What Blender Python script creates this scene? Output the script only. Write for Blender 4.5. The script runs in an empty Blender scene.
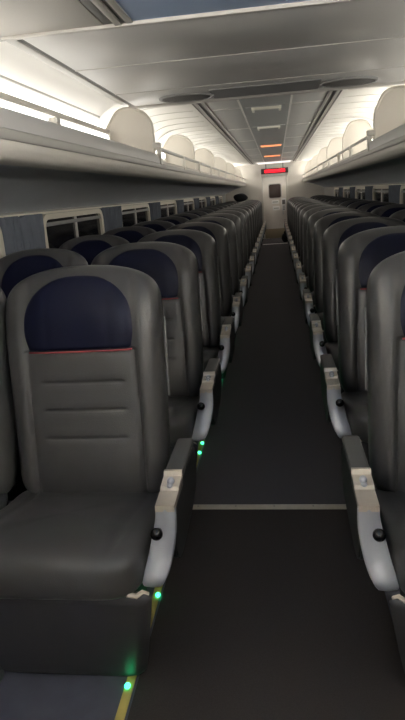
import bpy, bmesh, math, random
from mathutils import Vector, Matrix
random.seed(4)
SC = bpy.context.scene
COL = SC.collection
ORD = ['first','second','third','fourth','fifth','sixth','seventh','eighth','ninth','tenth','eleventh',
       'twelfth','thirteenth','fourteenth','fifteenth','sixteenth','seventeenth','eighteenth','nineteenth','twentieth']

# ------------------------------------------------------------------ materials
def mat(name, col, rough=0.5, metal=0.0, spec=0.5, noise=0.0, nscale=40.0, bump=0.0, bscale=200.0, coat=0.0, col2=None):
    m = bpy.data.materials.new(name); m.use_nodes = True
    nt = m.node_tree; b = nt.nodes['Principled BSDF']
    b.inputs['Base Color'].default_value = (*col, 1)
    b.inputs['Roughness'].default_value = rough
    b.inputs['Metallic'].default_value = metal
    b.inputs['Specular IOR Level'].default_value = spec
    b.inputs['Coat Weight'].default_value = coat
    if noise or bump:
        tc = nt.nodes.new('ShaderNodeTexCoord')
    if noise:
        n = nt.nodes.new('ShaderNodeTexNoise'); n.inputs['Scale'].default_value = nscale
        n.inputs['Detail'].default_value = 4
        nt.links.new(tc.outputs['Object'], n.inputs['Vector'])
        mx = nt.nodes.new('ShaderNodeMix'); mx.data_type = 'RGBA'
        c2 = col2 if col2 else tuple(c*(1-noise) for c in col)
        mx.inputs['A'].default_value = (*col, 1); mx.inputs['B'].default_value = (*c2, 1)
        nt.links.new(n.outputs['Fac'], mx.inputs['Factor'])
        nt.links.new(mx.outputs['Result'], b.inputs['Base Color'])
    if bump:
        n2 = nt.nodes.new('ShaderNodeTexNoise'); n2.inputs['Scale'].default_value = bscale
        n2.inputs['Detail'].default_value = 3
        nt.links.new(tc.outputs['Object'], n2.inputs['Vector'])
        bp = nt.nodes.new('ShaderNodeBump'); bp.inputs['Strength'].default_value = bump
        bp.inputs['Distance'].default_value = 0.002
        nt.links.new(n2.outputs['Fac'], bp.inputs['Height'])
        nt.links.new(bp.outputs['Normal'], b.inputs['Normal'])
    return m
def emat(name, col, strength, base=(0.8, 0.8, 0.8)):
    m = mat(name, base, 0.4)
    b = m.node_tree.nodes['Principled BSDF']
    b.inputs['Emission Color'].default_value = (*col, 1)
    b.inputs['Emission Strength'].default_value = strength
    return m

M = dict(
    leather=mat('grey_leather', (0.082, 0.080, 0.080), 0.31, spec=0.45, noise=0.25, nscale=9, bump=0.25, bscale=320),
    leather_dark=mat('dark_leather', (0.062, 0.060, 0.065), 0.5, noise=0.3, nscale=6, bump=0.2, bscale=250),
    navy=mat('navy_leather', (0.0042, 0.0060, 0.026), 0.5, spec=0.25, noise=0.3, nscale=8, bump=0.2, bscale=300),
    piping=mat('red_piping', (0.42, 0.07, 0.08), 0.6),
    pad=mat('armrest_pad', (0.085, 0.085, 0.083), 0.5, bump=0.2),
    arm_side=mat('armrest_side', (0.022, 0.022, 0.023), 0.5),
    silver=mat('satin_silver_paint', (0.46, 0.48, 0.53), 0.32, metal=0.3, noise=0.08, nscale=12),
    latch=mat('brushed_latch', (0.60, 0.54, 0.46), 0.32, metal=0.3, noise=0.2, nscale=40),
    black=mat('black_plastic', (0.006, 0.006, 0.007), 0.16, spec=0.6),
    void=mat('seat_frame_black', (0.010, 0.010, 0.011), 0.7),
    side_trim=mat('pale_edge_trim', (0.20, 0.20, 0.195), 0.5),
    shell=mat('seat_shell_grey', (0.16, 0.16, 0.155), 0.45),
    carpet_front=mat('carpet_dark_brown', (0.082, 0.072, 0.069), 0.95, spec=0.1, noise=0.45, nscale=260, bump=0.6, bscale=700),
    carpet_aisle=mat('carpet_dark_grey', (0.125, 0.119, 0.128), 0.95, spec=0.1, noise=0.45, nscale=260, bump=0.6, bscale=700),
    vinyl=mat('vinyl_floor', (0.125, 0.128, 0.165), 0.6, noise=0.35, nscale=14),
    mat_tan=mat('tan_vinyl', (0.36, 0.29, 0.19), 0.6, noise=0.15, nscale=20),
    strip_metal=mat('threshold_metal', (0.66, 0.61, 0.51), 0.4, metal=0.3, noise=0.25, nscale=30),
    yellow=mat('yellow_floor_strip', (0.52, 0.42, 0.12), 0.55, noise=0.2, nscale=30),
    cream=mat('cream_laminate', (0.60, 0.57, 0.51), 0.5, noise=0.06, nscale=4),
    near_side=mat('near_side_panel', (0.62, 0.595, 0.55), 0.5, noise=0.06, nscale=3),
    seam_soft=mat('soft_seam', (0.68, 0.66, 0.61), 0.5),
    cove_near=mat('near_cove_panel', (0.88, 0.86, 0.82), 0.5),
    cove=mat('cove_panel', (0.80, 0.78, 0.73), 0.5, noise=0.05, nscale=5),
    divider=mat('divider_plastic', (0.65, 0.605, 0.53), 0.45, noise=0.05, nscale=6),
    drop=mat('bulkhead_panel', (0.63, 0.62, 0.60), 0.45, noise=0.08, nscale=3),
    drop_trim=mat('bulkhead_trim', (0.50, 0.48, 0.45), 0.4),
    seam=mat('panel_seam', (0.17, 0.165, 0.16), 0.6),
    vent_rim=mat('vent_rim', (0.26, 0.255, 0.25), 0.5),
    recess=mat('recess_panel', (0.25, 0.25, 0.25), 0.5),
    vent=mat('vent_grille', (0.15, 0.15, 0.155), 0.6, noise=0.2, nscale=60),
    ceil_blue=mat('blue_grey_panel', (0.42, 0.55, 0.78), 0.5, noise=0.12, nscale=3),
    ceil_mid=mat('centre_panel', (0.43, 0.44, 0.43), 0.5, noise=0.1, nscale=3),
    ceil_sq=mat('square_panel', (0.62, 0.615, 0.59), 0.5, noise=0.1, nscale=3),
    batten=mat('ceiling_batten', (0.88, 0.86, 0.82), 0.45),
    trim_dark=mat('track_dark', (0.14, 0.135, 0.13), 0.5),
    trim_light=mat('track_light', (0.46, 0.44, 0.41), 0.4, metal=0.2),
    rack_face=mat('rack_face_grey', (0.52, 0.51, 0.485), 0.4, noise=0.1, nscale=3),
    rack_mould=mat('rack_moulding', (0.36, 0.345, 0.31), 0.45),
    rack_under=mat('rack_underside', (0.70, 0.725, 0.76), 0.55, noise=0.12, nscale=4),
    rail=mat('rail_metal', (0.42, 0.41, 0.38), 0.4, metal=0.4),
    rail_post=mat('rail_post_cream', (0.62, 0.59, 0.53), 0.45),
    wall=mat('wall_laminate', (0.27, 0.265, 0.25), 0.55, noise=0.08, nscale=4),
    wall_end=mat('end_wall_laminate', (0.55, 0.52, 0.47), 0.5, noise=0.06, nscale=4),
    frame=mat('window_frame', (0.62, 0.57, 0.47), 0.45),
    glass=mat('dark_window_glass', (0.010, 0.010, 0.011), 0.12, spec=0.5),
    curtain=mat('blue_grey_curtain', (0.135, 0.148, 0.175), 0.85, spec=0.2, noise=0.25, nscale=18),
    door=mat('stainless_door', (0.82, 0.77, 0.71), 0.36, metal=0.15, noise=0.12, nscale=5),
    door_glass=mat('door_glass_dark', (0.055, 0.035, 0.03), 0.2),
    paper=mat('notice_white', (0.92, 0.91, 0.89), 0.6),
    paper_grey=mat('notice_grey', (0.40, 0.40, 0.40), 0.6),
    black_cloth=mat('black_cloth', (0.010, 0.011, 0.014), 0.8),
    red_on=emat('sign_red_lit', (1.0, 0.004, 0.012), 1.1, (0.2, 0.01, 0.01)),
    orange_on=emat('lamp_orange_lit', (1.0, 0.24, 0.07), 0.35, (0.5, 0.3, 0.2)),
    lamp_off=mat('reading_lens', (0.90, 0.87, 0.76), 0.4),
    green_on=emat('green_led', (0.03, 1.0, 0.36), 2.0, (0.1, 0.5, 0.3)),
    tag=mat('frayed_tag', (0.55, 0.48, 0.40), 0.7),
)
WARM = (1.0, 0.975, 0.93)
def lens_mat(name, s): return emat(name, WARM, s, (0.85, 0.83, 0.78))

# ------------------------------------------------------------------ helpers
def mesh_obj(name, bm, m, parent=None, smooth=True, recalc=True, ang=35):
    if recalc: bmesh.ops.recalc_face_normals(bm, faces=bm.faces)
    me = bpy.data.meshes.new(name); bm.to_mesh(me); bm.free()
    me.materials.append(m)
    if smooth:
        for p in me.polygons: p.use_smooth = True
        me.set_sharp_from_angle(angle=math.radians(ang))
    o = bpy.data.objects.new(name, me); COL.objects.link(o)
    if parent: o.parent = parent
    return o
def empty(name, loc=(0, 0, 0)):
    o = bpy.data.objects.new(name, None); COL.objects.link(o); o.location = loc
    o.empty_display_size = 0.1
    return o
def tag(o, label=None, cat=None, group=None, kind=None):
    if label: o['label'] = label
    if cat: o['category'] = cat
    if group: o['group'] = group
    if kind: o['kind'] = kind
    return o
def box(bm, x0, x1, y0, y1, z0, z1, bev=0.0, seg=2):
    r = bmesh.ops.create_cube(bm, size=1.0)
    vs = r['verts']
    for v in vs:
        v.co = Vector(((x0+x1)/2+v.co.x*(x1-x0), (y0+y1)/2+v.co.y*(y1-y0), (z0+z1)/2+v.co.z*(z1-z0)))
    if bev:
        es = list({e for v in vs for e in v.link_edges})
        bmesh.ops.bevel(bm, geom=es, offset=bev, segments=seg, affect='EDGES', profile=0.5)
def prism(bm, pts, a0, a1, axis='y', mid=None):
    """closed polygon pts extruded along axis; pts are (x,z) for 'y', (y,z) for 'x', (x,y) for 'z'"""
    def P(p, a):
        if axis == 'y': return (p[0], a, p[1])
        if axis == 'x': return (a, p[0], p[1])
        return (p[0], p[1], a)
    v0 = [bm.verts.new(P(p, a0)) for p in pts]; v1 = [bm.verts.new(P(p, a1)) for p in pts]
    n = len(pts)
    for i in range(n):
        bm.faces.new((v0[i], v0[(i+1) % n], v1[(i+1) % n], v1[i]))
    bm.faces.new(v0); bm.faces.new(v1[::-1])
def thick(prof, t, side=1):
    """open polyline -> closed polygon with thickness t"""
    out = []
    n = len(prof)
    for i, p in enumerate(prof):
        a = prof[max(0, i-1)]; b = prof[min(n-1, i+1)]
        dx, dz = b[0]-a[0], b[1]-a[1]; l = math.hypot(dx, dz) or 1
        out.append((p[0]-side*dz/l*t, p[1]+side*dx/l*t))
    return list(prof)+out[::-1]
def smooth_line(pts, n=6):
    """Catmull-Rom resample"""
    out = []
    for i in range(len(pts)-1):
        p0 = pts[max(0, i-1)]; p1 = pts[i]; p2 = pts[i+1]; p3 = pts[min(len(pts)-1, i+2)]
        for k in range(n):
            t = k/n
            out.append(tuple(0.5*((2*b)+(-a+c)*t+(2*a-5*b+4*c-d)*t*t+(-a+3*b-3*c+d)*t**3) for a, b, c, d in zip(p0, p1, p2, p3)))
    out.append(tuple(pts[-1]))
    return out
def tube(bm, pts, r, n=8):
    rings = []
    pts = [Vector(p) for p in pts]
    for i, p in enumerate(pts):
        d = (pts[min(len(pts)-1, i+1)]-pts[max(0, i-1)]).normalized()
        a = d.cross(Vector((0, 0, 1)))
        if a.length < 1e-3: a = d.cross(Vector((1, 0, 0)))
        a.normalize(); b = d.cross(a)
        rings.append([bm.verts.new(p+a*math.cos(2*math.pi*k/n)*r+b*math.sin(2*math.pi*k/n)*r) for k in range(n)])
    for r0, r1 in zip(rings, rings[1:]):
        for k in range(n): bm.faces.new((r0[k], r0[(k+1) % n], r1[(k+1) % n], r1[k]))
    bm.faces.new(rings[0][::-1]); bm.faces.new(rings[-1])
def ball(bm, c, r, sx=1, sy=1, sz=1, u=16, v=10):
    g = bmesh.ops.create_uvsphere(bm, u_segments=u, v_segments=v, radius=r)
    for w in g['verts']: w.co = Vector((c[0]+w.co.x*sx, c[1]+w.co.y*sy, c[2]+w.co.z*sz))
def loft(bm, rings, cap=True):
    vr = [[bm.verts.new(p) for p in r] for r in rings]
    n = len(vr[0])
    for a, b in zip(vr, vr[1:]):
        for k in range(n): bm.faces.new((a[k], a[(k+1) % n], b[(k+1) % n], b[k]))
    if cap: bm.faces.new(vr[0][::-1]); bm.faces.new(vr[-1])
def rrect(x0, x1, z0, z1, r, n=6):
    pts = []
    for cx, cz, a0 in ((x1-r, z1-r, 0), (x0+r, z1-r, 90), (x0+r, z0+r, 180), (x1-r, z0+r, 270)):
        for k in range(n+1):
            a = math.radians(a0+90*k/n); pts.append((cx+r*math.cos(a), cz+r*math.sin(a)))
    return pts
def NB(): return bmesh.new()
def sgn(v): return 1 if v >= 0 else -1
def sp(v, e): return sgn(v)*abs(v)**e
def sst(a, b, x):
    t = max(0, min(1, (x-a)/(b-a))); return t*t*(3-2*t)

Y0, Y1 = -2.6, 18.7          # the carriage from behind the viewer to the end wall
HW = 1.48                     # half width
CZ = 2.22                     # ceiling height
LIP = 0.85

# ------------------------------------------------------------------ floor
bm = NB(); box(bm, -HW-0.05, HW+0.05, Y0, Y1, -0.06, 0.0)
tag(mesh_obj('floor', bm, M['vinyl'], smooth=False), kind='structure')
def runner(y0, y1, m, label):
    bm = NB(); box(bm, -0.415, 0.40, y0, y1, 0.0, 0.007, 0.003)
    tag(mesh_obj('aisle_carpet', bm, m), label, 'carpet')
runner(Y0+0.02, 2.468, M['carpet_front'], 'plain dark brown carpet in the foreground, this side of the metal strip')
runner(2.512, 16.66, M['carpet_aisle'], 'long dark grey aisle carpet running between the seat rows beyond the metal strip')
runner(16.74, 18.66, M['carpet_aisle'], 'short piece of dark carpet on the floor in front of the end door')
bm = NB()
prism(bm, [(2.468, 0.0), (2.512, 0.0), (2.512, 0.007), (2.502, 0.011), (2.478, 0.011), (2.468, 0.007)], -0.405, 0.39, 'x')
t = tag(mesh_obj('threshold_strip', bm, M['strip_metal'], ang=20), 'flat brass-coloured metal strip across the aisle floor in the foreground', 'floor strip')
for x in (-0.36, -0.18, 0.0, 0.18, 0.34):
    bm = NB(); ball(bm, (x, 2.49, 0.011), 0.004, 1, 1, 0.4, 8, 6); mesh_obj('screw', bm, M['seam'], t)

bm = NB(); prism(bm, [(16.66, 0), (16.74, 0), (16.74, 0.008), (16.73, 0.012), (16.67, 0.012), (16.66, 0.008)], -0.36, 0.36, 'x')
tag(mesh_obj('threshold_strip', bm, M['paper'], ang=20), 'thin pale strip across the far end of the aisle floor', 'floor strip')

# yellow guide strip with green lights
bm = NB(); box(bm, -0.452, -0.424, -1.5, 16.4, 0.0, 0.004, 0.001)
tag(mesh_obj('guide_strip', bm, M['yellow']), 'narrow yellow glow strip on the floor along the left seat row', 'floor strip')
led_y = [1.42, 1.845, 3.10, 3.235, 3.53, 3.66, 3.80, 4.36, 4.48, 4.61, 5.55, 5.70, 5.86, 6.90]
for i, y in enumerate(led_y):
    bm = NB(); ball(bm, (0, 0, 0), 0.009, 1, 1.2, 0.8, 14, 8)
    o = mesh_obj('floor_light', bm, M['green_on']); o.location = (-0.430 if i else -0.442, y, 0.0085)
    if i == 0: lab = 'green floor light on the yellow strip at the foot of the frontmost left seat'
    elif i == 1: lab = 'green floor light glowing behind the frontmost left seat front panel, under its armrest'
    else: lab = 'tiny green floor light along the left seats, %s nearest of the row' % ORD[i]
    tag(o, lab, 'light', 'green floor lights along the left seats')

# ------------------------------------------------------------------ side walls, windows, curtains
def side(s): return 'left' if s < 0 else 'right'
win_n = 0
for s in (-1, 1):
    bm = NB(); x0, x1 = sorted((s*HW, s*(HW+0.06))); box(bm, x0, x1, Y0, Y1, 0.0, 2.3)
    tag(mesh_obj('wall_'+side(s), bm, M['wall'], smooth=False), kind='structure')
    bm = NB(); x0, x1 = sorted((s*HW, s*(HW-0.025))); box(bm, x0, x1, Y0, Y1, 0.0, 0.14, 0.006)
    tag(mesh_obj('baseboard_'+side(s), bm, M['trim_dark']), kind='structure')
    nwin = 8 if s < 0 else 7
    for j in range(nwin):
        win_n += 1
        a = 1.78+2.0*j; b = a+1.40
        w = empty('window_%d' % win_n, (s*HW, (a+b)/2, 0.80)); tag(w, kind='structure')
        L = (b-a)/2
        # frame: rounded ring
        outer = rrect(-L, L, 0.0, 0.585, 0.09); inner = rrect(-L+0.05, L-0.05, 0.05, 0.55, 0.06)
        bm = NB()
        X = [0, -s*0.03]
        vo0 = [bm.verts.new((X[0], p[0], p[1])) for p in outer]; vo1 = [bm.verts.new((X[1], p[0], p[1])) for p in outer]
        vi0 = [bm.verts.new((X[0], p[0], p[1])) for p in inner]; vi1 = [bm.verts.new((X[1], p[0], p[1])) for p in inner]
        n = len(outer)
        for k in range(n):
            q = (k+1) % n
            bm.faces.new((vo0[k], vo0[q], vo1[q], vo1[k])); bm.faces.new((vo1[k], vo1[q], vi1[q], vi1[k]))
            bm.faces.new((vi1[k], vi1[q], vi0[q], vi0[k])); bm.faces.new((vi0[k], vi0[q], vo0[q], vo0[k]))
        mesh_obj('window_frame', bm, M['frame'], w)
        bm = NB()
        q0, q1 = sorted((-s*0.001, -s*0.008)); 
        prism(bm, rrect(-L+0.045, L-0.045, 0.045, 0.555, 0.06), q0, q1, 'x')
        mesh_obj('window_pane', bm, M['glass'], w, smooth=False)
        bm = NB(); q0, q1 = sorted((-s*0.006, -s*0.022)); box(bm, q0, q1, -0.012, 0.012, 0.045, 0.555, 0.003)
        mesh_obj('mullion', bm, M['trim_light'], w)
        bm = NB(); q0, q1 = sorted((-s*0.006, -s*0.026)); box(bm, q0, q1, -L+0.05, L-0.05, 0.505, 0.530, 0.004)
        mesh_obj('blind_rail', bm, M['wall'], w)
    # narrow cream rail above the windows
    bm = NB(); x0, x1 = sorted((s*HW, s*(HW-0.022))); box(bm, x0, x1, Y0, 16.4 if s < 0 else 15.3, 1.388, 1.402, 0.003)
    tag(mesh_obj('trim_%d' % (1 if s < 0 else 2), bm, M['frame']), kind='structure')
    # curtains: two panels between each pair of windows
    ci = 0
    for j in range(nwin):
        ya = 1.78+2.0*j-0.56
        for (c0, c1) in ((ya-0.03, ya+0.15), (ya+0.19, ya+0.545)):
            bm = NB(); nn = 44; rows = 7
            fr, bk = [], []
            for r in range(rows):
                z = 0.80+(1.385-0.80)*r/(rows-1)
                pin = 1-0.10*math.sin(math.pi*r/(rows-1))*(1 if c1-c0 > .2 else .5)
                ym = (c0+c1)/2
                fr.append([]); bk.append([])
                for k in range(nn):
                    u = k/(nn-1); y = ym+(c0+(c1-c0)*u-ym)*pin
                    d = 0.038+0.016*math.sin(u*(c1-c0)/0.052*2*math.pi+0.3*r)+0.004*math.sin(u*31+r)
                    edge = min(1, min(u, 1-u)*14)
                    top = 0.008*math.sin(u*(c1-c0)/0.052*2*math.pi+1.2) if r == rows-1 else 0
                    fr[r].append(bm.verts.new((s*(HW-0.004-d*(0.35+.65*edge)), y, z+top)))
                    bk[r].append(bm.verts.new((s*(HW-0.001), y, z+top)))
            for r in range(rows-1):
                for k in range(nn-1):
                    bm.faces.new((fr[r][k], fr[r][k+1], fr[r+1][k+1], fr[r+1][k]))
                    bm.faces.new((bk[r][k], bk[r][k+1], bk[r+1][k+1], bk[r+1][k]))
                bm.faces.new((fr[r][0], fr[r+1][0], bk[r+1][0], bk[r][0])); bm.faces.new((fr[r][-1], fr[r+1][-1], bk[r+1][-1], bk[r][-1]))
            for k in range(nn-1):
                bm.faces.new((fr[0][k], fr[0][k+1], bk[0][k+1], bk[0][k])); bm.faces.new((fr[-1][k], fr[-1][k+1], bk[-1][k+1], bk[-1][k]))
            o = mesh_obj('curtain', bm, M['curtain'], ang=60)
            tag(o, 'blue-grey pleated window curtain on the %s wall, %s from the camera end' % (side(s), ORD[ci]), 'curtain',
                'curtains between the %s windows' % side(s))
            ci += 1

# ------------------------------------------------------------------ ceiling
ceil = empty('ceiling', (0, 0, 0)); tag(ceil, kind='structure')
bm = NB(); box(bm, -HW-0.05, HW+0.05, Y0, Y1, CZ+0.012, CZ+0.08)
mesh_obj('ceiling_slab', bm, M['ceil_sq'], ceil, smooth=False)
TX = 0.55
# near centre panel: blue-grey
bm = NB(); box(bm, -0.53, 0.53, Y0, 2.815, 2.182, CZ+0.014)
mesh_obj('centre_panel', bm, M['ceil_blue'], ceil, smooth=False)
# far centre strip: dark spine + square side panels + battens
bm = NB(); box(bm, -0.235, 0.215, 5.0, Y1, CZ-0.004, CZ+0.014)
mesh_obj('centre_spine', bm, M['ceil_mid'], ceil, smooth=False)
cross = [5.3+1.0*k for k in range(14)]
ycr = [4.9, 6.15] + [6.15+1.95*k for k in range(1, 7)]
for s in (-1, 1):
    xa, xb = (0.255, 0.53) if s < 0 else (0.235, 0.53)
    for y0, y1 in zip(ycr, ycr[1:]):
        bm = NB(); x0, x1 = sorted((s*xa, s*xb)); box(bm, x0, x1, y0+0.03, min(y1, Y1)-0.03, CZ+0.001, CZ+0.014, 0.002)
        mesh_obj('square_panel', bm, M['ceil_sq'], ceil, smooth=False)
        bm = NB(); box(bm, x0, x1, y1-0.03, y1+0.03, CZ-0.004, CZ+0.014, 0.002)
        mesh_obj('cross_batten', bm, M['batten'], ceil)
    bm = NB(); x0, x1 = sorted((s*(xa-0.02), s*xa)); box(bm, x0, x1, 5.0, Y1, CZ-0.006, CZ+0.014, 0.002)
    mesh_obj('long_batten', bm, M['batten'], ceil)
    # double track at the edge of the centre strip
    for (xo, w, m, h) in ((0.545, 0.022, 'trim_light', 0.012), (0.575, 0.03, 'trim_dark', 0.004), (0.605, 0.026, 'trim_light', 0.014), (0.640, 0.016, 'trim_dark', 0.004)):
        bm = NB(); x0, x1 = sorted((s*xo, s*(xo+w))); box(bm, x0, x1, 5.0, Y1, CZ-h, CZ+0.014, 0.002)
        mesh_obj('track', bm, M[m], ceil)
    # near section: flush side panel and track
    bm = NB(); x0, x1 = sorted((s*0.66, s*1.20)); box(bm, x0, x1, Y0, 2.815, 2.178, CZ+0.005, 0.003)
    mesh_obj('side_panel', bm, M['near_side'], ceil)
    for (xo, w, m, h) in ((0.53, 0.030, 'trim_light', 0.006), (0.56, 0.020, 'trim_dark', 0.0), (0.58, 0.03, 'trim_light', 0.010), (0.61, 0.05, 'trim_dark', 0.0)):
        bm = NB(); x0, x1 = sorted((s*xo, s*(xo+w))); box(bm, x0, x1, Y0, 2.815, 2.180-h, CZ+0.012, 0.002)
        mesh_obj('track', bm, M[m], ceil)
    # cove sheet, curving from the ceiling down to the back of the rack
    prof = smooth_line([(0.655, CZ), (1.0, CZ-0.002), (1.20, CZ-0.035), (1.345, CZ-0.14), (1.43, CZ-0.32), (1.455, CZ-0.52)], 5)
    poly = thick([(s*a, b) for a, b in prof], 0.012, side=-s if False else (1 if s > 0 else -1))
    bm = NB(); prism(bm, poly, Y0, Y1)
    mesh_obj('cove_panel', bm, M['cove'], ceil)
    # fine cross seams of the cove sheet
    for k in range(30):
        y = 5.6+0.45*k
        if y > Y1-0.2: break
        seam = thick([(s*a, b-0.003*(1 if a < 1.3 else 0)) for a, b in [(p[0]-0.002, p[1]-0.0015) for p in prof[1:]]], 0.004, side=(1 if s > 0 else -1))
        bm = NB(); prism(bm, seam, y, y+0.016)
        mesh_obj('cove_seam', bm, M['seam_soft'], ceil)
# ceiling lamps on the spine
lamp_spec = [(6.22, 'lamp_off', 'pale'), (8.05, 'lamp_off', 'pale'), (11.3, 'orange_on', 'orange'), (14.6, 'orange_on', 'orange')]
for i, (y, m, c) in enumerate(lamp_spec):
    t = empty('ceiling_light', (-0.005, y, CZ-0.004))
    lab = ['unlit pale bar light on the ceiling spine, nearest the camera', 'unlit pale bar light on the ceiling spine, second from the camera',
           'orange-glowing bar light on the ceiling spine, nearer of the two', 'orange-glowing bar light on the ceiling spine, closer to the red sign'][i]
    tag(t, lab, 'ceiling light', 'bar lights on the ceiling spine')
    bm = NB(); prism(bm, rrect(-0.20, 0.20, -0.11, 0.11, 0.02), -0.008, 0.0, 'z'); mesh_obj('base_plate', bm, M['ceil_mid'], t)
    bm = NB(); box(bm, *((-0.125, 0.125) if i < 2 else (-0.18, 0.18)), -0.10, -0.055, -0.030, -0.006, 0.008); 
    mesh_obj('lens', bm, M[m], t)
    if i < 2:
        bm = NB(); box(bm, -0.115, 0.115, 0.05, 0.085, -0.018, -0.006, 0.005); mesh_obj('lens', bm, M['ceil_sq'], t)
        for e in (-1, 1):
            bm = NB(); box(bm, e*0.13-0.012, e*0.13+0.012, -0.11, 0.09, -0.034, -0.006, 0.006); mesh_obj('end_cap', bm, M['lamp_off'], t)

t = tag(empty('ceiling_light', (0.02, 17.9, CZ-0.004)), 'flat white fill light added on the ceiling to brighten the end door, above the red sign', 'ceiling light')  # added fill lamp, put in to brighten the end door
bm = NB(); prism(bm, rrect(-0.49, 0.49, -0.33, 0.33, 0.03), -0.012, 0.0, 'z'); mesh_obj('base_plate', bm, M['batten'], t)
bm = NB(); box(bm, -0.46, 0.46, -0.30, 0.30, -0.030, -0.010, 0.010); mesh_obj('diffuser', bm, emat('added_end_fill', WARM, 0.22), t)

# dropped bulkhead across the ceiling
DZ, DX = 2.172, 1.06
drop = empty('ceiling_bulkhead', (0, 0, 0)); tag(drop, kind='structure')
ys = [2.835, 3.62, 4.50, 5.13]
for i, (a, b) in enumerate(zip(ys, ys[1:])):
    bm = NB(); box(bm, -DX, DX, a+0.008, b-0.008, DZ, CZ+0.01, 0.004)
    mesh_obj('bulkhead_panel', bm, M['drop'], drop)
bm = NB(); box(bm, -DX, DX, ys[0]+0.01, ys[3]-0.01, DZ+0.012, CZ+0.01)
mesh_obj('bulkhead_core', bm, M['seam'], drop, smooth=False)
for y, w, m in ((ys[0]-0.022, 0.03, 'drop_trim'), (ys[0]+0.012, 0.016, 'seam')):
    bm = NB(); box(bm, -HW, HW, y, y+w, DZ-0.006 if m == 'drop_trim' else DZ+0.001, CZ+0.01, 0.003)
    mesh_obj('edge_trim', bm, M[m], drop)
bm = NB(); prism(bm, [(5.11, DZ-0.004), (5.12, DZ-0.016), (5.16, DZ-0.016), (5.175, DZ), (5.175, CZ+0.01), (5.11, CZ+0.01)], -DX-0.05, DX+0.05, 'x')
mesh_obj('edge_trim', bm, M['drop_trim'], drop)
for y in (ys[1], ys[2]):
    bm = NB(); box(bm, -DX, DX, y-0.016, y-0.008, DZ-0.004, DZ+0.02, 0.002); mesh_obj('seam_bead', bm, M['drop_trim'], drop)
for s in (-1, 1):
    prof = smooth_line([(1.125, DZ+0.002), (1.20, DZ-0.022), (1.31, DZ-0.11), (1.395, DZ-0.27), (1.43, DZ-0.45)], 5)
    bm = NB(); prism(bm, thick([(s*a, b) for a, b in prof], 0.014, side=(1 if s > 0 else -1)), ys[0]+0.01, 4.86)
    mesh_obj('lower_cove', bm, M['cove_near'], drop)
    bm = NB(); x0, x1 = sorted((s*1.288, s*1.30)); box(bm, x0, x1, 2.85, 4.85, DZ-0.098, DZ-0.085, 0.002); mesh_obj('cove_bead', bm, M['drop_trim'], drop)
    for (xo, w, m, h) in ((DX, 0.018, 'seam', 0.000), (DX+0.018, 0.05, 'drop_trim', 0.008)):
        bm = NB(); x0, x1 = sorted((s*xo, s*(xo+w))); box(bm, x0, x1, ys[0]+0.005, 5.0, DZ-h, CZ+0.005, 0.003)
        mesh_obj('side_trim', bm, M[m], drop)
# dark recessed middle and two oval vents at the far edge
bm = NB(); prism(bm, rrect(-0.40, 0.41, 4.66, 5.07, 0.03), DZ-0.006, DZ+0.004, 'z'); mesh_obj('recess_panel', bm, M['recess'], drop)
for cx, nm in ((-0.60, 'left'), (0.62, 'right')):
    t = empty('air_vent', (cx, 4.885, DZ))
    tag(t, 'dark oval air vent at the far edge of the dropped ceiling, %s of the aisle' % nm, 'vent', 'oval ceiling vents')
    def ell(a, b, n=40): return [(a*math.cos(2*math.pi*k/n), b*math.sin(2*math.pi*k/n)) for k in range(n)]
    bm = NB()
    loft(bm, [[(x, y, 0.002) for x, y in ell(0.215, 0.185)], [(x, y, -0.012) for x, y in ell(0.212, 0.182)], [(x, y, -0.014) for x, y in ell(0.195, 0.165)], [(x, y, -0.004) for x, y in ell(0.188, 0.158)]], cap=False)
    mesh_obj('rim', bm, M['vent_rim'], t)
    bm = NB(); prism(bm, ell(0.19, 0.16), -0.004, 0.0, 'z'); mesh_obj('grille', bm, M['vent'], t, smooth=False)
    for k in range(7):
        yy = -0.12+0.04*k; hw = 0.185*math.sqrt(max(0, 1-(yy/0.158)**2))
        bm = NB(); box(bm, -hw, hw, yy-0.007, yy+0.007, -0.012, -0.003, 0.002); mesh_obj('slat', bm, M['trim_dark'], t)

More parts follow.
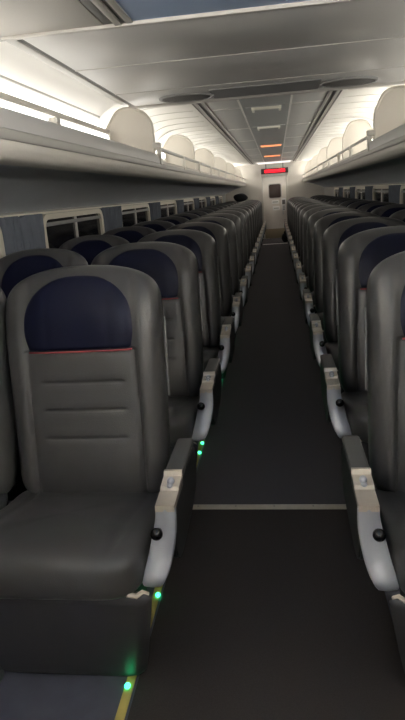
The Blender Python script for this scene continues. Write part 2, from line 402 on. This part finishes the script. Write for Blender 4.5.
# ------------------------------------------------------------------ luggage racks
SPLIT = {-1: 4.88, 1: 5.40}
for s in (-1, 1):
    r = empty('luggage_rack', (s*LIP, SPLIT[s], 1.60))
    tag(r, 'long overhead luggage rack with cream edge and dark underside above the %s seats' % side(s), 'luggage rack')
    O = Vector(r.location)
    def radd(name, bm, m, **k):
        for v in bm.verts: v.co -= O
        return mesh_obj(name, bm, m, r, **k)
    X = lambda p: [(s*a, b) for a, b in p]
    # dark underside running out to the wall
    bm = NB(); prism(bm, thick(X(smooth_line([(0.90, 1.597), (1.05, 1.575), (1.25, 1.515), (1.40, 1.455), (1.475, 1.415)], 4)), 0.02, side=(1 if s > 0 else -1)), Y0, Y1)
    radd('underside', bm, M['rack_under'])
    # cream rounded lower lip
    bm = NB(); prism(bm, X(smooth_line([(0.915, 1.590), (0.875, 1.604), (0.855, 1.630), (0.848, 1.662)], 4)+[(0.875, 1.675), (0.93, 1.64)]), Y0, Y1)
    radd('lower_lip', bm, M['cream'])
    bm = NB(); prism(bm, X([(0.846, 1.664), (0.842, 1.672), (0.846, 1.700), (0.860, 1.704), (0.900, 1.700), (0.900, 1.664)]), Y0, Y1)
    radd('moulding', bm, M['rack_mould'])
    # shelf and back
    bm = NB(); prism(bm, X([(0.86, 1.700), (1.455, 1.690), (1.455, 1.665), (0.88, 1.665)]), Y0, Y1)
    radd('shelf', bm, M['cream'])
    # solid face panel of the near section
    bm = NB(); prism(bm, X(smooth_line([(0.848, 1.702), (0.850, 1.735), (0.858, 1.768), (0.866, 1.774)], 3)+[(0.884, 1.772), (0.880, 1.702)]), Y0, SPLIT[s])
    radd('face_panel', bm, M['rack_face'])
    # far section: guard rail on posts
    yy = SPLIT[s]+0.03; k = 0
    bm = NB(); prism(bm, X([(0.850, 1.702), (0.852, 1.722), (0.862, 1.728), (0.885, 1.726), (0.885, 1.702)]), SPLIT[s], Y1); radd('edge_bead', bm, M['cream'])
    bm = NB(); box(bm, *sorted((s*0.846, s*0.866)), yy-0.02, Y1, 1.802, 1.828, 0.005); radd('rail', bm, M['rail'])
    while yy < Y1-0.3:
        top = 1.85 if k == 0 else 1.832
        bm = NB()
        box(bm, *sorted((s*0.838, s*0.870)), yy-0.022, yy+0.022, 1.692, top, 0.006)
        if k == 0: box(bm, *sorted((s*0.832, s*0.90)), yy-0.03, yy+0.03, 1.815, 1.862, 0.010)
        radd('rail_post', bm, M['rail_post']); k += 1
        yy += 1.28
    # a small bracket on the near face
    bm = NB(); box(bm, *sorted((s*0.858, s*0.90)), 2.62, 2.67, 1.765, 1.80, 0.005); radd('bracket', bm, M['rail_post'])

# dividers standing on the racks
div = {-1: [4.94, 7.37, 9.80, 12.23, 14.66, 17.09], 1: [5.44, 7.87, 10.30, 12.73, 15.16, 17.59]}
for s in (-1, 1):
    H = 2.145 if s < 0 else 2.185
    out = smooth_line([(0.888, 1.702), (0.884, 1.84), (0.888, 1.99), (0.915, 2.06), (0.965, H-0.035), (1.05, H), (1.15, H-0.004), (1.215, H-0.055), (1.29, 1.98), (1.345, 1.86), (1.36, 1.702)], 6)
    cx = sum(p[0] for p in out)/len(out); cz = 1.92
    for i, y in enumerate(div[s]):
        t = empty('rack_divider', (s*1.1, y, 1.70))
        tag(t, 'cream rounded divider standing on the %s luggage rack, %s from the camera' % (side(s), ORD[i]), 'divider', 'dividers on the luggage racks')
        def ring(sc, yy): return [(s*(cx+(a-cx)*sc)-s*1.1, yy, cz+(b-cz)*sc-1.70 if b > 1.71 else b-1.70) for a, b in out]
        bm = NB()
        loft(bm, [ring(0.90, -0.010), ring(0.915, -0.016), ring(0.955, -0.019), ring(0.985, -0.014), ring(1.0, 0.0), ring(0.985, 0.014), ring(0.955, 0.019), ring(0.915, 0.016), ring(0.90, 0.010)])
        mesh_obj('panel', bm, M['divider'], t, ang=50)
        bm = NB(); box(bm, *sorted((s*(0.90)-s*1.1, s*1.30-s*1.1)), -0.03, 0.03, 0.0, 0.012, 0.004); mesh_obj('foot', bm, M['rail_post'], t)

# strip lights at the back of the racks, one per bay
bays = {-1: [(Y0+0.1, 1.1, 17.0), (2.0, 4.84, 1.0)]+[(a+0.08, b-0.08, 2.0) for a, b in zip(div[-1], div[-1][1:])]+[(17.2, 18.6, 5.0)],
        1: [(Y0+0.1, 1.1, 17.0), (2.0, 5.30, 1.0)]+[(a+0.08, b-0.08, 3.1) for a, b in zip(div[1], div[1][1:])]+[(17.7, 18.6, 7.0)]}
for s in (-1, 1):
    for i, (a, b, st) in enumerate(bays[s]):
        t = empty('strip_light', (s*1.25, (a+b)/2, 1.69))
        tag(t, 'strip light along the back of the %s luggage rack, %s bay from the camera' % (side(s), ORD[i]), 'strip light', 'strip lights in the racks')
        L = (b-a)/2
        bm = NB(); prism(bm, [(s*x, z) for x, z in [(-0.004, 0.0), (-0.004, 0.19), (-0.004, 0.252), (-0.022, 0.254), (-0.026, 0.262), (-0.024, 0.288), (0.06, 0.288), (0.06, 0.0)]], -L, L); mesh_obj('housing', bm, M['cream'], t)
        lm = lens_mat('strip_lens_%s_%d' % (side(s), i), st)
        bm = NB(); prism(bm, [(s*x, z) for x, z in [(-0.004, 0.195), (-0.016, 0.200), (-0.022, 0.222), (-0.018, 0.245), (-0.004, 0.250)]], -L+0.01, L-0.01); mesh_obj('front_lens', bm, lm, t)
        bm = NB(); prism(bm, [(s*x, z) for x, z in [(0.005, 0.288), (0.008, 0.305), (0.025, 0.318), (0.045, 0.316), (0.056, 0.304), (0.058, 0.288)]], -L+0.01, L-0.01); mesh_obj('top_lens', bm, lm, t)
        for e in (-1, 1):
            bm = NB(); box(bm, *sorted((s*-0.028, s*0.064)), e*L-0.012, e*L+0.012, 0.0, 0.292, 0.004); mesh_obj('end_cap', bm, M['rail_post'], t)

# ------------------------------------------------------------------ end wall, door, sign
bm = NB()
for (x0, x1, z0, z1) in ((-HW, -0.36, 0, CZ+0.05), (0.38, HW, 0, CZ+0.05), (-0.36, 0.38, 1.84, CZ+0.05)):
    box(bm, x0, x1, Y1, Y1+0.06, z0, z1)
tag(mesh_obj('wall_end', bm, M['wall_end'], smooth=False), kind='structure')
bm = NB(); box(bm, -HW, HW, Y0-0.06, Y0, 0, CZ+0.05)
tag(mesh_obj('wall_behind', bm, M['wall_end'], smooth=False), kind='structure')
d = empty('door_1', (0.01, Y1, 0)); tag(d, kind='structure')
bm = NB()
box(bm, -0.40, -0.345, -0.05, 0.02, 0, 1.90, 0.006); box(bm, 0.345, 0.40, -0.05, 0.02, 0, 1.90, 0.006); box(bm, -0.40, 0.40, -0.05, 0.02, 1.83, 1.90, 0.006)
mesh_obj('door_frame', bm, M['wall_end'], d)
bm = NB(); box(bm, -0.345, 0.345, -0.02, 0.03, 0.01, 1.83, 0.004); mesh_obj('door_leaf', bm, M['door'], d)
bm = NB(); prism(bm, rrect(-0.185, 0.205, 1.195, 1.625, 0.06), -0.034, -0.018); mesh_obj('window_rim', bm, M['trim_light'], d)
bm = NB(); prism(bm, rrect(-0.165, 0.185, 1.215, 1.605, 0.05), -0.040, -0.030); mesh_obj('window_pane', bm, M['door_glass'], d, smooth=False)
bm = NB(); box(bm, -0.335, 0.335, -0.026, -0.018, 0.015, 0.30, 0.002); mesh_obj('kick_plate', bm, M['mat_tan'], d)
bm = NB(); tube(bm, [(0.235, -0.02, 0.72), (0.235, -0.07, 0.74), (0.235, -0.07, 0.92), (0.235, -0.02, 0.94)], 0.012); mesh_obj('door_handle', bm, M['silver'], d)
for (x0, x1, z0, z1, lab) in ((-0.10, 0.12, 1.03, 1.15, 'white notice on the end door, upper of two below its window'), (-0.07, 0.14, 0.84, 0.97, 'white notice on the end door, lower of two below its window')):
    t = tag(empty('door_notice', (0.01+(x0+x1)/2, Y1-0.022, (z0+z1)/2)), lab, 'notice', 'notices on the end door')
    bm = NB(); box(bm, (x0-x1)/2, (x1-x0)/2, -0.004, 0.001, (z0-z1)/2, (z1-z0)/2, 0.001); mesh_obj('sheet', bm, M['paper'], t)
    bm = NB(); box(bm, (x0-x1)/2+0.03, (x1-x0)/2-0.03, -0.006, -0.003, -0.012, 0.012); mesh_obj('grey_band', bm, M['paper_grey'], t)
# control box right of the door
t = tag(empty('control_panel', (0.27, Y1-0.022, 0.98)), 'white control box with dark screen at the right edge of the end door', 'control panel')
bm = NB(); box(bm, -0.065, 0.065, -0.04, 0.002, -0.16, 0.20, 0.008); mesh_obj('casing', bm, M['paper'], t)
bm = NB(); box(bm, -0.045, 0.045, -0.044, -0.038, 0.03, 0.16, 0.003); mesh_obj('screen', bm, M['trim_dark'], t)
bm = NB()
for z in (-0.03, -0.08, -0.125): box(bm, -0.035, 0.035, -0.046, -0.038, z-0.014, z+0.014, 0.004)
mesh_obj('button', bm, M['paper_grey'], t)
# red dot-matrix sign hung above the door
t = tag(empty('led_sign', (0.03, 18.45, 1.985)), 'dark hanging display box with glowing red characters above the end door', 'sign')
bm = NB(); box(bm, -0.40, 0.40, -0.05, 0.05, -0.075, 0.075, 0.012); mesh_obj('casing', bm, M['void'], t)
bm = NB()
for x in (-0.25, 0.25): box(bm, x-0.015, x+0.015, -0.01, 0.01, 0.07, CZ-1.985, 0.003)
mesh_obj('hanger', bm, M['trim_dark'], t)
bm = NB(); x = -0.29
while x < 0.28:
    w = random.choice((0.035, 0.045, 0.03))
    box(bm, x, x+w, -0.058, -0.049, -0.042, 0.042, 0.003); x += w+random.choice((0.008, 0.012))
mesh_obj('lit_characters', bm, M['red_on'], t)
# dark bundle at the foot of the door
bm = NB(); ball(bm, (0, 0, 0.13), 0.13, 0.75, 0.7, 1.0); ball(bm, (0.03, 0, 0.26), 0.08, 0.8, 0.7, 0.9)
o = mesh_obj('bundle', bm, M['black_cloth']); o.location = (0.26, 16.98, 0.007)
tag(o, 'small black bundle on the floor at the right foot of the end door', 'bundle')

# ------------------------------------------------------------------ seats
W, ZB0, ZB1 = 0.284, 0.40, 1.222
ZC, HB = (ZB0+ZB1)/2, (ZB1-ZB0)/2
def lean(z): return 0.205+0.072+(z-0.45)*0.255
def half_w(z):
    s_ = min(1, abs((z-ZC)/HB)); return W*max(0.0, 1-s_**13)**(1/3.0)*(0.965+0.045*sst(0.4, 1.1, z))
def half_t(z):
    s_ = min(1, abs((z-ZC)/HB)); return 0.080*max(0.0, 1-s_**6)**(1/2.0)
def groove(d, w): return math.exp(-(d/w)**2)
STITCH = (0.838, 0.745, 0.652)
def relief(x, z):
    d = 0.020*sst(0.175, 0.225, abs(x))*sst(0.42, 0.5, z)
    fade = sst(1.215, 1.12, z)*0+1
    d += 0.012*math.exp(-((z-0.60)/0.13)**2)*(1-sst(0.1, 0.2, abs(x)))
    d += 0.016*math.exp(-((z-1.07)/0.12)**2)*(1-sst(0.12, 0.24, abs(x)))
    if z < 0.95: d -= 0.010*groove(abs(x)-0.193, 0.007)
    for zs in STITCH: d -= 0.0055*groove(z-zs, 0.006)*(1-sst(0.13, 0.15, abs(x)))
    d -= 0.008*groove(z-0.943, 0.007)*(1-sst(0.18, 0.20, abs(x)))
    return d
def front_y(x, z):
    w = half_w(z); q = min(1, abs(x)/max(w, 1e-5))
    f = (1-q**3.6)**(1/2.6)
    return lean(z)-half_t(z)*f-relief(x, z)*min(1, f*1.6)*min(1, half_t(z)/0.05)
def backrest_bm():
    zs = sorted(set([ZB0+(ZB1-ZB0)*(0.5-0.5*math.cos(math.pi*(i/70)))*1.0 for i in range(71)]
                    + [zz+dz for zz in STITCH+(0.943,) for dz in (-0.008, -0.004, 0, 0.004, 0.008)]))
    zs = [z for i, z in enumerate(zs) if 0 < i < len(zs)-1]
    zs = [ZB0+0.0005]+zs+[ZB1-0.0002]
    us = sorted(set([round(-1+2*i/56, 4) for i in range(57)] + [sg*(0.193+dd)/W for sg in (-1, 1) for dd in (-0.006, 0, 0.006)]))
    rings = []
    for z in zs:
        w = half_w(z); r = []
        for u in us:
            x = w*math.sin(u*math.pi/2)*0.25+w*u*0.75
            arch = -0.030*(x/W)**2*sst(0.95, 1.2, z)
            r.append((x, front_y(x, z), z+arch))
        for u in us[::-1][1:-1]:
            x = w*math.sin(u*math.pi/2)*0.25+w*u*0.75
            q = min(1, abs(x)/max(w, 1e-5)); arch = -0.030*(x/W)**2*sst(0.95, 1.2, z)
            r.append((x, lean(z)+half_t(z)*0.8*(1-q**4)**(1/3.0), z+arch))
        rings.append(r)
    bm = NB(); loft(bm, rings); return bm
def headrest_bm():
    bm = NB(); nz, nx = 34, 34
    z0, zm, z1 = 0.945, 1.02, 1.196
    g = []
    for j in range(nz+1):
        z = z0+(z1-z0)*(j/nz)**0.9
        hw = 0.183+0.015*math.sin(math.pi/2*min(1, (z-z0)/(zm-z0))) if z < zm else 0.198*max(0.0, 1-((z-zm)/(z1-zm+1e-4))**2.8)**0.42
        row = []
        for i in range(nx+1):
            u = -1+2*i/nx; x = u*hw
            zz = z-0.030*(x/W)**2*sst(0.95, 1.2, z)
            e = min(1, (1-abs(u))*hw/0.012, (z-z0)/0.010, (z1-z)/0.008)
            e = max(0, e); off = -0.004+0.010*math.sqrt(e)
            off -= 0.003*groove(abs(x)-0.11, 0.006)
            row.append(bm.verts.new((x, front_y(x, z)-off, zz)))
        g.append(row)
    for j in range(nz):
        for i in range(nx): bm.faces.new((g[j][i], g[j][i+1], g[j+1][i+1], g[j+1][i]))
    bmesh.ops.remove_doubles(bm, verts=bm.verts, dist=1e-5)
    return bm
def cushion_bm(hx=0.268, sh=0.0):
    rings = []
    N = 60; yc, hy = 0.01, 0.30
    for j in range(41):
        a = -math.pi/2+math.pi*j/40
        zz = sp(math.sin(a), 0.50); rr = max(1e-3, sp(math.cos(a), 0.26 if a > 0 else 0.16))
        r = []
        for k in range(N):
            t = 2*math.pi*k/N
            x = hx*rr*sp(math.cos(t), 0.26); y = yc+hy*rr*sp(math.sin(t), 0.34)
            top = 0.5+0.5*zz
            z = 0.452+0.062*zz
            z += top*(0.016*sst(0.0, -0.24, y)-0.062*sst(-0.12, 0.22, y)) + top*0.010*(1-(x/0.27)**2)
            z -= top*0.007*groove(abs(x)-0.205, 0.008)*sst(-0.29, -0.2, y)
            y -= 0.012*sst(-0.1, -0.29, y)*(1-abs(zz))*(1-(x/0.27)**2)
            r.append((x+sh, y, z))
        rings.append(r)
    bm = NB(); loft(bm, rings); return bm
def skirt_bm(s):
    bm = NB(); nz, nx = 22, 30; F, B = [], []
    for j in range(nz+1):
        v = j/nz; z = 0.008+0.397*v
        tw = 0.238+(0.326-0.238)*v**0.8
        rc = 0.035
        if z-0.008 < rc: tw -= rc-math.sqrt(max(0, rc*rc-(rc-(z-0.008))**2))
        if 0.405-z < 0.02: tw -= 0.02-math.sqrt(max(0, 0.0004-(0.02-(0.405-z))**2))
        y = -0.115-0.135*v-0.012*math.sin(math.pi*v)
        fr, bk = [], []
        for i in range(nx+1):
            u = -1+2*i/nx; x = u*tw if u*s > 0 else u*min(tw, tw-0.044*v)
            e = max(0, min(1, (1-abs(u))*tw/0.02, (0.405-z)/0.02, (z-0.0)/0.02))
            fr.append(bm.verts.new((x, y-0.016*math.sqrt(e), z))); bk.append(bm.verts.new((x, y+0.012, z)))
        F.append(fr); B.append(bk)
    for j in range(nz):
        for i in range(nx):
            bm.faces.new((F[j][i], F[j][i+1], F[j+1][i+1], F[j+1][i])); bm.faces.new((B[j][i], B[j][i+1], B[j+1][i+1], B[j+1][i]))
        for i in (0, nx): bm.faces.new((F[j][i], F[j+1][i], B[j+1][i], B[j][i]))
    for j in (0, nz):
        for i in range(nx): bm.faces.new((F[j][i], F[j][i+1], B[j][i+1], B[j][i]))
    return bm

def make_seat(kind):
    """kind: 'aisle_left', 'aisle_right', 'window_left' or 'window_right'"""
    toward = 1 if kind.endswith('left') else -1
    def flare(o):
        for v in o.data.vertices: v.co.x += toward*0.022*(1-sst(0.5, 1.12, v.co.z))
    t = empty('train_seat')
    b = mesh_obj('backrest', backrest_bm(), M['leather'], t, ang=70)
    mesh_obj('headrest_panel', headrest_bm(), M['navy'], b, ang=70)
    bm = NB(); tube(bm, [(x*0.001, front_y(x*0.001, 0.943)-0.004, 0.943-0.03*(x*0.001/W)**2*sst(0.95, 1.2, 0.943)) for x in range(-185, 186, 10)], 0.0028); mesh_obj('piping', bm, M['piping'], b)
    bm = NB()
    prism(bm, [(lean(0.42)+0.045, 0.43), (lean(1.12)+0.045, 1.12), (lean(1.12)+0.066, 1.12), (lean(0.42)+0.075, 0.43)], -0.235, 0.235, 'x'); mesh_obj('back_shell', bm, M['shell'], b, smooth=False)
    mesh_obj('seat_cushion', cushion_bm(*{'aisle_left': (0.290, 0.016), 'aisle_right': (0.290, -0.016), 'window_left': (0.268, 0.008), 'window_right': (0.268, -0.008)}[kind]), M['leather'], t, ang=70)
    bm = NB(); box(bm, -0.24, 0.24, -0.10, 0.30, 0.36, 0.42, 0.01); box(bm, -0.19, 0.165, -0.02, 0.28, 0.0, 0.37, 0.01); mesh_obj('pedestal', bm, M['void'], t)
    if kind.startswith('window'):
        for o in [b]+list(b.children): flare(o)
        t.scale = (0.95, 1, 1); return t
    s = 1 if kind == 'aisle_left' else -1      # direction of the aisle from the seat
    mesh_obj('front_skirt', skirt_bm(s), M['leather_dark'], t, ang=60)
    bm = NB(); box(bm, *sorted((-s*0.245, -s*0.215)), -0.17, -0.13, 0.0, 0.40, 0.006); mesh_obj('leg', bm, M['shell'], t)
    # pale trim along the aisle-side edge of the backrest
    bm = NB(); tube(bm, [(s*(half_w(z)+0.002), lean(z)+0.012, z) for z in (0.76, 0.82, 0.9, 0.97, 1.03)], 0.0045); mesh_obj('side_trim', bm, M['side_trim'], b)
    for o in [b]+list(b.children): flare(o)
    # armrest
    xi, xo = 0.336, 0.390          # inner and outer face, measured from the seat centre
    def XX(a, b_): return sorted((s*a, s*b_))
    bm = NB()
    prism(bm, smooth_line([(-0.146, 0.602), (-0.150, 0.560), (-0.162, 0.51), (-0.160, 0.465), (-0.13, 0.44), (-0.06, 0.43), (0.06, 0.44), (0.20, 0.46), (0.265, 0.50), (0.275, 0.57), (0.25, 0.618)], 4)+[(0.0, 0.622)], *XX(xi, xo), 'x')
    bmesh.ops.bevel(bm, geom=[e for e in bm.edges if len({round(v.co.x, 4) for v in e.verts}) == 1], offset=0.005, segments=2, affect='EDGES')
    a = mesh_obj('armrest', bm, M['arm_side'], t)
    bm = NB(); x0, x1 = XX(xi-0.002, xo+0.002); box(bm, x0, x1, 0.004, 0.255, 0.622, 0.645, 0.010, 3); mesh_obj('armrest_pad', bm, M['pad'], a)
    # silver end panel sweeping down and widening inward
    path = smooth_line([(-0.153, 0.607), (-0.157, 0.578), (-0.168, 0.530), (-0.192, 0.470), (-0.216, 0.428), (-0.212, 0.402), (-0.180, 0.390)], 5)
    rings = []
    n = len(path)
    for i, (y, z) in enumerate(path):
        v = i/(n-1)
        xin = xi-0.002-0.040*sst(0.10, 0.75, v); xout = xo+0.002+-0.046*sst(0.22, 0.95, v)
        p0 = path[max(0, i-1)]; p1 = path[min(n-1, i+1)]
        dy, dz = p1[0]-p0[0], p1[1]-p0[1]; l = math.hypot(dy, dz); ny, nz = -dz/l, dy/l   # inward normal
        if ny < 0: ny, nz = -ny, -nz
        sec = []
        for (u, o_) in ((0.0, 0.014), (0.0, 0.004), (0.06, 0.0), (0.5, -0.003), (0.94, 0.0), (1.0, 0.004), (1.0, 0.014)):
            sec.append((s*(xin+(xout-xin)*u), y+ny*o_, z+nz*o_))
        rings.append(sec)
    bm = NB(); loft(bm, rings); mesh_obj('end_panel', bm, M['silver'], a, ang=50)
    # latch plate with a raised rear edge and a round catch
    bm = NB(); x0, x1 = XX(xi-0.001, xo+0.001)
    prism(bm, [(-0.156, 0.600), (-0.156, 0.618), (-0.075, 0.622), (-0.066, 0.630), (-0.012, 0.636), (-0.006, 0.649), (0.006, 0.649), (0.006, 0.600)], x0+0.001, x1-0.001, 'x'); mesh_obj('latch_plate', bm, M['latch'], a, ang=20)
    bm = NB(); xm = s*(xi+xo)/2; ball(bm, (xm, -0.045, 0.637), 0.014, 0.8, 1.1, 0.8); ball(bm, (xm, -0.062, 0.631), 0.010, 0.9, 1.0, 0.8); mesh_obj('latch_catch', bm, M['silver'], a)
    # black recline knob
    bm = NB(); kx = s*(xi+0.006); ball(bm, (kx, -0.190, 0.552), 0.0175); tube(bm, [(kx, -0.155, 0.542), (kx, -0.184, 0.550)], 0.011, 12); mesh_obj('recline_knob', bm, M['black'], a)
    # torn tag under the armrest front
    bm = NB(); tube(bm, [(s*0.262, -0.262, 0.412), (s*0.285, -0.255, 0.402), (s*0.30, -0.245, 0.408), (s*0.312, -0.235, 0.395)], 0.007, 6); mesh_obj('torn_tag', bm, M['tag'], a)
    return t
def copy_tree(o, parent=None):
    c = o.copy(); COL.objects.link(c)
    if parent: c.parent = parent
    for ch in o.children: copy_tree(ch, c)
    return c
protos = {k: make_seat(k) for k in ('aisle_left', 'aisle_right', 'window_left', 'window_right')}
used = set()
NROW = 16
for k in range(NROW):
    y = 1.582+k
    for kind, x, sd in (('aisle_left', -0.637, 'left'), ('window_left', -1.202, 'left'), ('aisle_right', 0.637, 'right'), ('window_right', 1.202, 'right')):
        o = protos[kind] if kind not in used else copy_tree(protos[kind])
        used.add(kind); o.location = (x, y, 0)
        pos = kind.split('_')[0]
        row = 'frontmost row' if k == 0 else ('last row by the end door' if k == NROW-1 else '%s row from the camera' % ORD[k])
        tag(o, 'grey leather %s seat with navy headrest, %s side, %s' % (pos, sd, row), 'seat', '%s seats on the %s side' % (pos, sd))

# black bundle resting on the far left seat tops
bm = NB(); ball(bm, (0, 0, 0.085), 0.20, 1.0, 0.42, 0.58, 24, 14)
for v in bm.verts: v.co += Vector((0.01*math.sin(v.co.z*30), 0, 0.006*math.sin(v.co.x*22)))
o = mesh_obj('bag', bm, M['black_cloth']); o.location = (-0.93, 16.582+0.46, 1.219)
tag(o, 'soft black bag lying on top of the far left seat backs near the end wall', 'bag')

# ------------------------------------------------------------------ world, camera
w = bpy.data.worlds.new('world'); SC.world = w; w.use_nodes = True
w.node_tree.nodes['Background'].inputs['Color'].default_value = (0.01, 0.012, 0.02, 1)
w.node_tree.nodes['Background'].inputs['Strength'].default_value = 0.2
f, yaw, pit, rol = 590.1, 0.1394, 0.2711, -0.0729
cy, sy, cp, sn = math.cos(yaw), math.sin(yaw), math.cos(pit), math.sin(pit)
r_ = Vector((cy, sy, 0)); fw0 = Vector((-sy, cy, 0)); up = Vector((0, 0, 1))
fw = fw0*cp-up*sn; u_ = up*cp+fw0*sn
r2 = r_*math.cos(rol)+u_*math.sin(rol); u2 = u_*math.cos(rol)-r_*math.sin(rol)
cam = bpy.data.cameras.new('camera'); co = bpy.data.objects.new('camera', cam); COL.objects.link(co)
mw = Matrix((r2, u2, -fw)).transposed().to_4x4(); mw.translation = Vector((0.0615, 0.0, 1.432)); co.matrix_world = mw
cam.sensor_fit = 'VERTICAL'; cam.sensor_height = 24.0; cam.sensor_width = 24.0*405/720; cam.lens = f*24.0/720; cam.clip_start = 0.05
SC.camera = co
vs = SC.view_settings; SC.display_settings.display_device = 'sRGB'
vs.view_transform = 'Standard'; vs.look = 'None'; vs.gamma = 1.0; vs.use_curve_mapping = False; vs.exposure = 2.12
